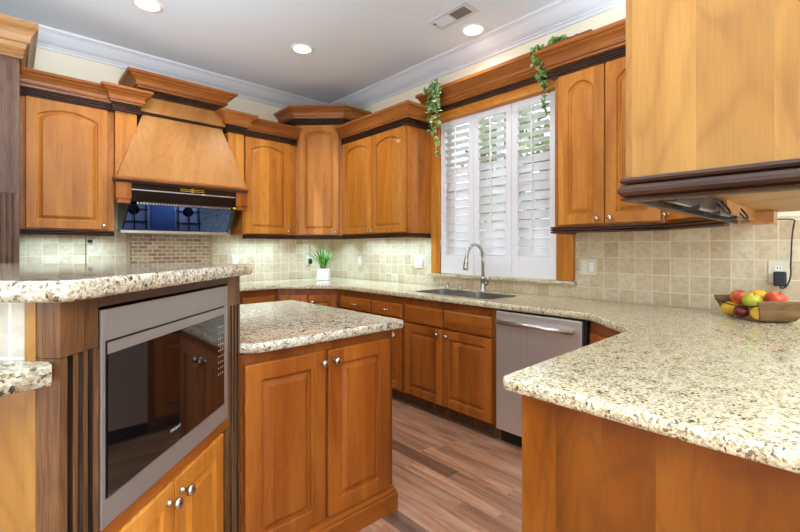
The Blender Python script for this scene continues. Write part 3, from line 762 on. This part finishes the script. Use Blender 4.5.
t = thing('drawer_cabinet', 'base cabinet with one drawer over a door, left of the sink cabinet', 'cabinet', (-.61, -1.535, 0), R)
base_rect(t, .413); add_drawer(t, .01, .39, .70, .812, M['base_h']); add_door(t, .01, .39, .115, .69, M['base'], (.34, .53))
t = thing('sink_cabinet', 'sink base cabinet with two false drawer fronts over two doors', 'cabinet', (-.61, -1.95, 0), R)
bm = nb(); Wk = .882
box(bm, 0, Wk, 0, .02, .1, .874); box(bm, 0, .02, .02, .6, .1, .874); box(bm, Wk-.02, Wk, .02, .6, .1, .874); box(bm, .02, Wk-.02, .02, .6, .1, .12); box(bm, .02, Wk-.02, .585, .6, .12, .874)
part('case', bm, M['baseframe'], t)
part('toe_kick', box(nb(), 0, Wk, .075, .09, .001, .099), M['oak'], t)
add_drawer(t, .02, .418, .68, .816, M['base_h'], False, 'false_front'); add_drawer(t, .426, .845, .68, .816, M['base_h'], False, 'false_front')
add_door(t, .02, .418, .115, .668, M['base'], (.36, .515)); add_door(t, .426, .845, .115, .668, M['base'], (.045, .515))

# dishwasher
t = thing('dishwasher', 'stainless steel dishwasher with a bar handle right of the sink cabinet', 'dishwasher', (-.61, -2.836, 0), R)
Wd = .59
part('tub', box(nb(), .002, Wd-.002, .002, .57, .1, .868), M['black'], t)
part('door_panel', box(nb(), .004, Wd-.03, -.03, .0, .105, .862, .004), M['brushed'], t)
part('edge_trim', box(nb(), Wd-.028, Wd-.006, -.018, .0, .105, .866, .002), M['black'], t)
bm = nb(); hz = .80
tube(bm, [(.03, -.066, hz), (Wd-.06, -.066, hz)], .0135, 14)
for x in (.06, Wd-.09): tube(bm, [(x, -.028, hz), (x, -.066, hz)], .009, 10)
part('handle', bm, M['steel'], t)
part('toe_kick', box(nb(), .004, Wd-.004, .03, .06, .012, .098), M['black'], t)

t = thing('corner_base_cabinet', 'angled base cabinet right of the dishwasher, mostly hidden by the peninsula', 'cabinet', (0, 0, 0), 0)
base_case(t, [(-.012, -3.430), (-.61, -3.430), (-.955, -3.79), (-.955, -4.40), (-.012, -4.40)], [(-.1, -3.432), (-.54, -3.432), (-.9, -3.80), (-.9, -4.38), (-.1, -4.38)])
dl = math.hypot(.345, .36); an = math.atan2(-.36, -.345)
add_door(t, 0, dl-.07, .115, .812, M['base'], (.04, .62), loc=(-.61-.035*.69, -3.43-.035*.72, .115), rotz=an)
t = thing('peninsula_cabinet', 'peninsula base cabinet with plain wooden end panel in the right foreground', 'cabinet', (-1.905, -3.788, 0), 0)
part('case', box(nb(), .02, .94, -.9, 0, .1, .874), M['baseframe'], t)
part('toe_kick', box(nb(), .03, .94, -.88, -.08, .001, .099), M['oak'], t)
part('end_panel', box(nb(), -.002, .018, -.9, .0, .001, .874, .002), M['endpanel'], t)
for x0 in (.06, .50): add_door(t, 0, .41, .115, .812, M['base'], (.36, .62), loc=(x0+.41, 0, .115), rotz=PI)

# ------------------------------------------------------------------ cooktop
t = thing('cooktop', 'stainless gas cooktop under the hood, seen only as a reflection in its glass', 'cooktop', (-1.83, -.34, .9165), 0)
part('tray', box(nb(), -.38, .38, -.26, .26, 0, .012, .004), M['steel'], t)
part('griddle_cover', box(nb(), -.1, .12, -.23, .2, .0125, .03, .006), plain('blue_steel_griddle', (120, 140, 180), .3, .8), t)
for sx in (-.24, .25):
    for sy in (-.12, .12):
        b_ = part('burner', lathe(nb(), [(.05, .012), (.05, .022), (.035, .026), (.035, .032), (.01, .034)], 20, 'z', (sx, sy, 0)), M['black'], t)
    bm = nb()
    for q in (-.1, 0, .1): box(bm, sx+q-.005, sx+q+.005, -.235, .22, .036, .046)
    for q in (-.22, -.12, 0, .12, .21): box(bm, sx-.115, sx+.115, q-.005, q+.005, .036, .046)
    for q in (-.11, .11):
        for r_ in (-.22, .21): box(bm, sx+q-.005, sx+q+.005, r_-.005, r_+.005, .012, .037)
    part('grate', bm, M['black'], t)

# ------------------------------------------------------------------ island
FX, FY = -2.326, -2.885                                                    # far foot of the raised bar
t = thing('kitchen_island', 'kitchen island with two cherry raised-panel doors facing the camera', 'island', (FX, FY, 0), 0)
poly = [(.004, 0), (.746, 0), (.746, 1.05), (-.272, 1.05), (-.272, .278)]
part('case', prism(nb(), poly, .001, .874), M['baseframe'], t)
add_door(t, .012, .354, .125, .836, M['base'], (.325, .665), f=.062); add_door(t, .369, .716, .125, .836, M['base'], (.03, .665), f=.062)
part('base_moulding', sweep(nb(), [(.02, 0), (.746, 0), (.746, 1.05), (-.25, 1.05)], [(0, .0), (.02, .0), (.02, .078), (.014, .086), (.016, .094), (.008, .106), (.006, .116), (0, .118)]), M['base_h'], t)
o = part('worktop', slab(nb(), fillet([(.046, -.035), (.800, -.035), (.800, 1.085), (-.29, 1.085), (-.29, .301)], [0, .02, .02, 0, 0]), .876, .915, .009), M['granite_isl'], None, (FX, FY, 0))
tag(o, 'lower granite worktop on the island, below and behind the raised bar', 'countertop')
t = thing('child_latch', 'small white plastic latch on the island end below the worktop corner', 'latch', (FX+.747, FY+.03, .84), 0)
part('plate', box(nb(), 0, .008, -.012, .012, -.02, .02, .003), M['white'], t); part('catch', lathe(nb(), [(.012, 0), (.014, .012), (.010, .022)], 12, 'y', (.022, .01, 0)), M['white'], t)

# ------------------------------------------------------------------ raised bar (turned 45 degrees)
NX, NY = FX-.776*.70711, FY-.776*.70711; LB = .776; WB = 1.05; ZBT = 1.208
t = thing('bar_cabinet', 'tall dark oak bar cabinet with fluted corner posts around the built-in microwave', 'cabinet', (NX, NY, 0), PI/4)
HB = 1.168
bm = nb(); mx0, mx1 = .093, .679
box(bm, .04, LB-.002, .36, WB, .001, HB); box(bm, .042, mx0-.002, .046, .36, .001, HB); box(bm, mx1+.002, LB-.002, .046, .36, .001, HB)
box(bm, mx0, mx1, .012, .36, .1, .668); box(bm, mx0, mx1, .012, .36, 1.148, HB); box(bm, .02, .04, .07, WB, .001, HB)
part('case', bm, M['oak'], t)
def post(x0, x1, label=None):
    bm = nb(); Wp = x1-x0; prof = [(x0, .045), (x0, 0)]
    for k in range(3):
        c = x0+Wp*(.24+.265*k)
        for a in range(7):
            g = PI*a/6; prof.append((c-.0065*math.cos(g), .022*math.sin(g)))
    prof += [(x1, 0), (x1, .045)]
    prism(bm, prof, .001, 1.065); box(bm, x0, x1, -.0, .045, 1.0655, HB, .0015)
    o = part('fluted_post', bm, M['oak'], t, label=label); o.data.materials.append(M['flute_dark'])
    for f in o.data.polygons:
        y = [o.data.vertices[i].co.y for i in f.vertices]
        if max(y) < .03 and max(y) > .002 and len(y) == 4: f.material_index = 1  # groove faces get a darker wood so the flutes stand out
    return o
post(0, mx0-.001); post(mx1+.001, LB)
part('top_rail', box(nb(), mx0, mx1, 0, .012, 1.146, HB), plain('dark_brown_rail', (70, 44, 30), .5), t)
part('bottom_rail', box(nb(), mx0, mx1, -.0, .0118, .655, .688), M['base_h'], t)
add_door(t, .098, .348, .11, .652, M['cherry'], (.222, .50), y=.012, f=.05); add_door(t, .352, .632, .11, .652, M['cherry'], (.028, .50), y=.012, f=.05)
part('edge_strip', box(nb(), .0, .02, .0465, .067, .001, HB), M['panel'], t)
part('end_panel', box(nb(), .004, .02, .0675, WB, .001, 1.02), M['panel'], t)
mt = tile('bar_tile', .0977, .1035, .2, 1.064, [(0, (196, 186, 170)), (1, (214, 206, 192))], (226, 220, 206))
part('tile_band', box(nb(), .004, .02, .0675, WB, 1.03, HB), mt, t)
o = part('raised_worktop', slab(nb(), fillet([(-.03, -.034), (.815, -.034), (.815, WB+.03), (-.03, WB+.03)], [.045, .012, .03, .03]), 1.169, 1.208, .010), M['granite_isl'], None, (NX, NY, 0), PI/4)
tag(o, 'raised granite bar top above the microwave, reflecting the tiled wall', 'countertop')
o = part('granite_ledge', slab(nb(), ccw([(-.001, .014), (-.034, -.014), (-.36, .21), (-.36, .5), (-.001, .5)]), 1.026, 1.062, .005), M['granite_isl'], None, (NX, NY, 0), PI/4)
tag(o, 'small granite ledge jutting from the bar at the left edge', 'countertop')

# microwave
t = thing('microwave', 'built-in stainless microwave with black glass door in the raised bar', 'microwave', (NX, NY, .69), PI/4)
mxa, mxb, mh = .0935, .6785-.012, .449
bm = nb(); gx0, gx1, gz0, gz1 = .105, .640, .056, .384
box(bm, mxa, gx0, -.005, 0, 0, mh, .001); box(bm, gx1, mxb, -.005, 0, 0, mh, .001); box(bm, gx0, gx1, -.005, 0, 0, gz0, .001); box(bm, gx0, gx1, -.005, 0, gz1, mh, .001)
part('trim_frame', bm, M['trimsteel'], t)
part('body', box(nb(), mxa+.004, mxb-.002, .0125, .35, -.0, mh-.002), M['black'], t)
part('gap', box(nb(), gx0, gx1, -.001, .006, gz0, gz1), M['black'], t)
d = part('door', box(nb(), gx0+.003, gx1-.003, -.0045, -.0015, gz0+.003, gz1-.003), M['black'], t)
part('door_strip', box(nb(), gx0+.004, gx1-.004, -.007, -.005, gz1-.028, gz1-.004), M['trimsteel'], d)
part('glass', box(nb(), gx0+.004, gx1-.004, -.007, -.005, gz0+.004, gz1-.029), M['mwglass'], d)
bm = nb()
for r_ in range(9):
    for c_ in range(3): box(bm, gx1-.047+.014*c_, gx1-.0415+.014*c_, -.0076, -.0071, gz0+.262-.019*r_, gz0+.266-.019*r_)
part('keypad', bm, plain('keypad_marks', (190, 170, 150), .5), d)
def text_mesh(s, size, mat, name):
    cu = bpy.data.curves.new(name, 'FONT'); cu.body = s; cu.size = size; cu.extrude = .0003; cu.align_x = 'CENTER'
    ob = bpy.data.objects.new(name, cu); COL.objects.link(ob); dg = bpy.context.evaluated_depsgraph_get()
    me = bpy.data.meshes.new_from_object(ob.evaluated_get(dg)); bpy.data.objects.remove(ob); me.materials.clear(); me.materials.append(mat); return me
part('logo', text_mesh('Whirlpool', .011, plain('logo_silver', (210, 210, 212), .3, .5), 'logo'), None, d, (.352, -.0075, gz0+.040), rot=(PI/2, 0, 0))

# ------------------------------------------------------------------ ceiling fittings
def downlight(x, y, label, power=32):
    t = thing('recessed_light', label, 'light', (x, y, ZC), 0)
    part('trim_ring', lathe(nb(), [(.098, -.0005), (.098, -.006), (.085, -.009), (.07, -.004), (.07, -.0005)], 32), M['white'], t)
    part('diffuser', lathe(nb(), [(.07, -.0008), (.068, -.0045), (.01, -.006)], 32), M['lamp'], t)
    d = bpy.data.lights.new('downlight', 'SPOT'); d.energy = power; d.spot_size = 2.2; d.spot_blend = .6; d.shadow_soft_size = .07; d.color = (1, .97, .93)
    o = bpy.data.objects.new('downlight', d); COL.objects.link(o); o.location = (x, y, ZC-.03)
downlight(-1.085, -1.154, 'recessed ceiling light in front of the corner cabinets')
downlight(-.25, -2.36, 'recessed ceiling light beside the air vent near the window', 20)
downlight(-2.23, -1.0, 'recessed ceiling light over the range hood, cut by the top edge')
downlight(-1.0, -3.9, 'recessed ceiling light over the peninsula, above the picture', 13)
downlight(-3.3, -2.6, 'recessed ceiling light over the bar, above the picture', 16)
t = thing('air_vent', 'white rectangular ceiling air vent near the window', 'vent', (-.52, -2.375, ZC), 0)
part('frame', box(nb(), -.085, .085, -.185, .185, -.006, -.0005, .002), M['crownw'], t)
part('grille', box(nb(), -.05, .05, -.145, -.005, -.0085, -.0065), plain('vent_dark_grille', (120, 120, 122), .6), t, label='dark grey louvred half')
bm = nb()
for k in range(7): box(bm, -.048+.0145*k, -.042+.0145*k, .01, .145, -.009, -.0062)
part('slats', bm, M['ceil'], t)
part('lever', box(nb(), -.03, -.016, .15, .162, -.011, -.006), M['black'], t)

# ------------------------------------------------------------------ outlets and cords
def outlet(loc, rotz, wdt, label, kind='outlet', slots=1):
    t = thing('wall_outlet' if kind == 'outlet' else 'light_switch', label, kind, loc, rotz)
    part('plate', box(nb(), -wdt/2, wdt/2, -.006, -.0005, -.058, .058, .003), M['almond'], t)
    n = 2 if wdt > .1 else 1
    for k in range(n):
        cx = (-.023+.046*k) if n == 2 else 0
        if kind == 'outlet' and k == 0:
            for dz in (-.02, .02):
                s_ = part('socket', box(nb(), cx-.015, cx+.015, -.008, -.0062, dz-.014, dz+.014, .003), M['white'], t)
                bm = nb(); box(bm, cx-.007, cx-.004, -.0086, -.0081, dz-.004, dz+.006); box(bm, cx+.004, cx+.007, -.0086, -.0081, dz-.004, dz+.006); part('slot', bm, M['black'], s_)
        else: part('rocker', box(nb(), cx-.016, cx+.016, -.010, -.0062, -.032, .032, .003), M['white'], t)
    return t
outlet((-.0095, -.578, 1.125), R, .072, 'single white switch plate on the tile right of the potted plant', 'switch')
outlet((-.0095, -1.52, 1.133), R, .118, 'double almond switch plate on the tile just left of the window', 'switch')
outlet((-.0095, -3.165, 1.137), R, .118, 'almond outlet and switch plate just right of the window')
outlet((-.0095, -4.146, 1.143), R, .085, 'almond wall outlet above the fruit bowl')
outlet((-.352, -.0095, 1.125), 0, .072, 'almond wall outlet in the corner left of the potted plant')
outlet((-1.22, -.0095, 1.14), 0, .072, 'almond wall outlet on the range wall just past the end of the bar')
t = thing('power_adapter', 'black power adapter plugged in above the fruit bowl with cord running up', 'adapter', (-.02, -4.153, 1.118), R)
part('body', box(nb(), -.024, .024, -.045, .0, -.045, .028, .006), M['black'], t)
bm = nb(); tube(bm, bez((.0, -.03, -.043), (.002, -.03, -.075), (.05, -.03, -.05), (.04, -.02, .06), 10), .0035, 6); tube(bm, bez((.04, -.02, .06), (.045, -.02, .15), (.04, -.01, .2), (.055, -.01, .29), 10) + bez((.055, -.01, .29), (.03, -.02, .305), (.0, -.04, .285), (-.06, -.05, .31), 8)[1:], .0035, 6)
part('cord', bm, M['black'], t)
t = thing('plug', 'black plug and thin cord in the corner outlet left of the plant', 'plug', (-.337, -.0195, 1.113), 0)
part('body', box(nb(), -.018, .018, -.03, 0, -.03, .03, .005), M['black'], t); part('cord', tube(nb(), [(.0, -.012, .028), (.003, -.006, .15), (.0, -.006, .25)], .0025, 6), M['black'], t)
t = thing('cord', 'thin black cord with clip hanging below the cabinet left of the hood', 'cord', (-2.478, -.012, 1.36), 0)
part('cord', tube(nb(), [(0, 0, 0), (0, .0, -.2), (.0, 0, -.43)], .0025, 6), M['black'], t); part('clip', box(nb(), .012, .045, -.012, .0, -.045, -.02, .003), M['black'], t)

# ------------------------------------------------------------------ potted plant
t = thing('potted_plant', 'small green spiky plant in a white square pot on the corner worktop', 'plant', (-.405, -.425, .9155), PI/4)
def sq(h0, h1, z0, z1, bm):
    a = [bm.verts.new((x*h0, y*h0, z0)) for x, y in ((-1, -1), (1, -1), (1, 1), (-1, 1))]; b = [bm.verts.new((x*h1, y*h1, z1)) for x, y in ((-1, -1), (1, -1), (1, 1), (-1, 1))]; return a, b
bm = nb(); L = []
for hw, z in ((.058, 0), (.066, .004), (.057, .13), (.05, .13), (.05, .115)): L.append([bm.verts.new((x*hw, y*hw, z)) for x, y in ((-1, -1), (1, -1), (1, 1), (-1, 1))])
for A, B in zip(L, L[1:]):
    for i in range(4): bm.faces.new([A[i], A[(i+1) % 4], B[(i+1) % 4], B[i]])
bm.faces.new(L[0]); bm.faces.new(L[-1]); part('pot', bm, M['pot'], t)
part('soil', box(nb(), -.049, .049, -.049, .049, .1155, .12), M['soil'], t)
rnd = random.Random(4); bm = nb()
for k in range(60):
    a = rnd.random()*2*PI; ln = rnd.uniform(.17, .28); lean = rnd.uniform(.02, .2); r0 = rnd.uniform(0, .03); wd = rnd.uniform(.008, .014)
    d = Vector((math.cos(a), math.sin(a), 0)); sd = Vector((-d.y, d.x, 0)); prev = None
    for i in range(6):
        s_ = i/5; c = d*(r0+lean*s_**1.6) + Vector((0, 0, .118+ln*s_-.04*s_*s_*(lean/.15))); ww = wd*(1-s_)**.7+.0005
        row = (bm.verts.new(c-sd*ww), bm.verts.new(c+Vector((0, 0, -.003))), bm.verts.new(c+sd*ww))
        if prev:
            for j in (0, 1): bm.faces.new([prev[j], prev[j+1], row[j+1], row[j]])
        prev = row
part('leaves', bm, M['grass'], t)

# ------------------------------------------------------------------ ivy
def ivy(name, label, loc, strands, mat, clump, seed, ls=.022):
    rnd = random.Random(seed); t = thing(name, label, 'plant', loc, 0); st = nb(); lf = nb()
    def leaf(c):
        a = Vector((rnd.gauss(-.5, .5), rnd.gauss(0, .7), rnd.gauss(-.4, .6))).normalized(); n = Vector((rnd.gauss(-1, .5), rnd.gauss(0, .6), rnd.gauss(.3, .5))); b = a.cross(n)
        if b.length < .1: b = a.orthogonal()
        b.normalize(); n = a.cross(b).normalized(); s_ = ls*rnd.uniform(.7, 1.25)
        q = [c-a*s_*.9+n*0, c-a*s_*.4+b*s_*.75+n*s_*.15, c+a*s_*.3+b*s_*.5, c+a*s_*1.1-n*s_*.2, c+a*s_*.3-b*s_*.5, c-a*s_*.4-b*s_*.75+n*s_*.15]
        v = [lf.verts.new(p) for p in q]; m_ = lf.verts.new(c+n*-.002)
        for i in range(6): lf.faces.new([v[i], v[(i+1) % 6], m_])
    for pts, nl, sp in strands:
        P = [Vector(p) for p in pts]; tube(st, P, .0025, 6)
        for _ in range(nl):
            u = rnd.random()*(len(P)-1); i = min(int(u), len(P)-2); c = P[i].lerp(P[i+1], u-i) + Vector((-abs(rnd.gauss(0, sp)), rnd.gauss(0, sp), rnd.gauss(0, sp*.6))); leaf(c)
    for c, r, n in clump:
        for _ in range(n):
            u = Vector((rnd.gauss(0, 1), rnd.gauss(0, 1), rnd.gauss(0, 1))).normalized()*rnd.uniform(.4, 1); leaf(Vector(c)+Vector((u.x*r[0], u.y*r[1], u.z*r[2])))
    part('stems', st, M['stem'], t); part('leaves', lf, mat, t)
ivy('trailing_ivy', 'variegated ivy trailing off the left end of the window valance', (-.19, -1.75, 2.70),
    [([(0.05, -.02, 0), (0, -.08, -.02), (0, -.1, -.2), (.02, -.12, -.42)], 70, .022), ([(0.05, -.04, .02), (0, -.14, -.05), (0, -.17, -.25), (.02, -.16, -.62)], 70, .018), ([(0.05, -.1, .02), (0, -.18, -.05), (0, -.19, -.2), (0, -.19, -.4)], 50, .018)], M['ivy'],
    [((.02, -.12, .02), (.05, .06, .05), 60), ((0, -.13, -.12), (.03, .05, .1), 50)], 11)
ivy('trailing_ivy', 'thin green ivy hanging over the valance beside the right cabinet', (-.16, -2.86, 2.70),
    [([(.06, -.02, 0), (.0, .0, .0), (-.01, .0, -.12), (.0, -.05, -.28), (.0, -.075, -.5)], 70, .016), ([(.06, -.03, 0), (-.0, -.0, -.0), (-.0, -.04, -.15), (.0, -.07, -.3)], 30, .02)], M['ivy2'],
    [((.07, -.11, .035), (.06, .08, .04), 70)], 12, .022)
t = thing('plant_base', 'small dark wedge beside the ivy clump on top of the valance', 'planter', (-.06, -3.06, 2.6925), 0)
part('wedge', prism_x(nb(), [(-.07, 0), (.07, 0), (-.06, .05)], -.03, .03), M['black'], t)

# ------------------------------------------------------------------ fruit bowl
ax = -math.radians(46)
BX, BY = -.236, -4.094
t = thing('fruit_bowl', 'walnut bent-wood fruit bowl with open sides on the worktop', 'bowl', (BX, BY, .9158), ax)
# local x = width, local -y = the end nearest the camera
prof = [(-.146, .1), (-.14, .07), (-.128, .035), (-.108, .01), (-.08, 0), (.08, 0), (.108, .01), (.128, .035), (.14, .07), (.146, .1)]
bm = nb(); rows = []
for sx in (-1, 1):
    rows.append(([bm.verts.new((sx*(.078+.4*z), y, z)) for y, z in prof], [bm.verts.new((sx*(.078+.4*z), y*.95, z+.006)) for y, z in prof]))
n = len(prof)
for i in range(n-1):
    for a, b_ in ((0, 0), (1, 1)): bm.faces.new([rows[0][a][i], rows[0][a][i+1], rows[1][a][i+1], rows[1][a][i]])
    for r_ in (0, 1): bm.faces.new([rows[r_][0][i], rows[r_][0][i+1], rows[r_][1][i+1], rows[r_][1][i]])
for i in (0, n-1): bm.faces.new([rows[0][0][i], rows[0][1][i], rows[1][1][i], rows[1][0][i]])
part('bent_body', bm, M['bowl'], t)
bm = nb()
for x in (-.083, .083): tube(bm, bez((x*1.35, -.142, .085), (x*1.25, -.05, .06), (x*1.25, .05, .06), (x*1.35, .142, .085), 8), .0035, 6)
part('wire_side', bm, M['black'], t)
def fruit_bm(r, sq_=1.0, dimple=True):
    bm = nb(); prof = []; n = 14
    for k in range(n+1):
        a = -PI/2+PI*k/n; rr = r*math.cos(a); z = r*math.sin(a)*sq_
        if dimple and k > n-4: z -= r*.10*((k-(n-4))/4)**1.5*1.6
        prof.append((max(rr, .0006), z))
    return lathe(bm, prof, 22)
def fruit_at(name, label, lx, ly, lz, r, mat, sq_=1.0, rot=(0, 0, 0), dimple=True, stem=True):
    c, s_ = math.cos(ax), math.sin(ax)
    t = thing(name, label, 'fruit', (BX+lx*c-ly*s_, BY+lx*s_+ly*c, .9158+lz), 0, 'fruit in the wooden bowl'); t.rotation_euler = rot
    part('flesh', fruit_bm(r, sq_, dimple), M[mat], t, smooth=True)
    if stem: part('stem', tube(nb(), [(0, 0, r*sq_*.8), (.003, 0, r*sq_*1.05)], .0018, 6), M['stem'], t)
fruit_at('lemon', 'yellow fruit low at the left end of the bowl', -.078, .085, .043, .034, 'lemon', 1.15, (PI/2, 0, .6), False, False)
fruit_at('plum', 'dark red plum at the front of the bowl', -.088, -.005, .041, .031, 'plum', 1.0, (.3, -.8, 0))
fruit_at('lemon', 'orange-yellow fruit low at the middle front of the bowl', -.062, -.085, .042, .033, 'lemon', 1.1, (PI/2, 0, .3), False, False)
fruit_at('apple', 'red and yellow apple on top at the left of the heap', -.04, .075, .102, .038, 'apple_red', .92, (.2, -.4, 0))
fruit_at('apple', 'green-yellow apple on top in the middle of the heap', -.062, -.038, .098, .040, 'apple_green', .92, (.3, -.3, 0))
fruit_at('mango', 'yellow mango behind the green apple', .038, .055, .105, .038, 'lemon', 1.2, (PI/2, 0, 1.2), False, False)
fruit_at('mango', 'large orange-red fruit at the right end of the bowl', .042, -.045, .1, .046, 'orange', .95, (.4, -.2, 0), True)
fruit_at('mango', 'yellow fruit at the bottom of the bowl, half hidden below the orange-red one', .02, .0, .045, .036, 'lemon', 1.1, (PI/2, 0, .9), False, False)
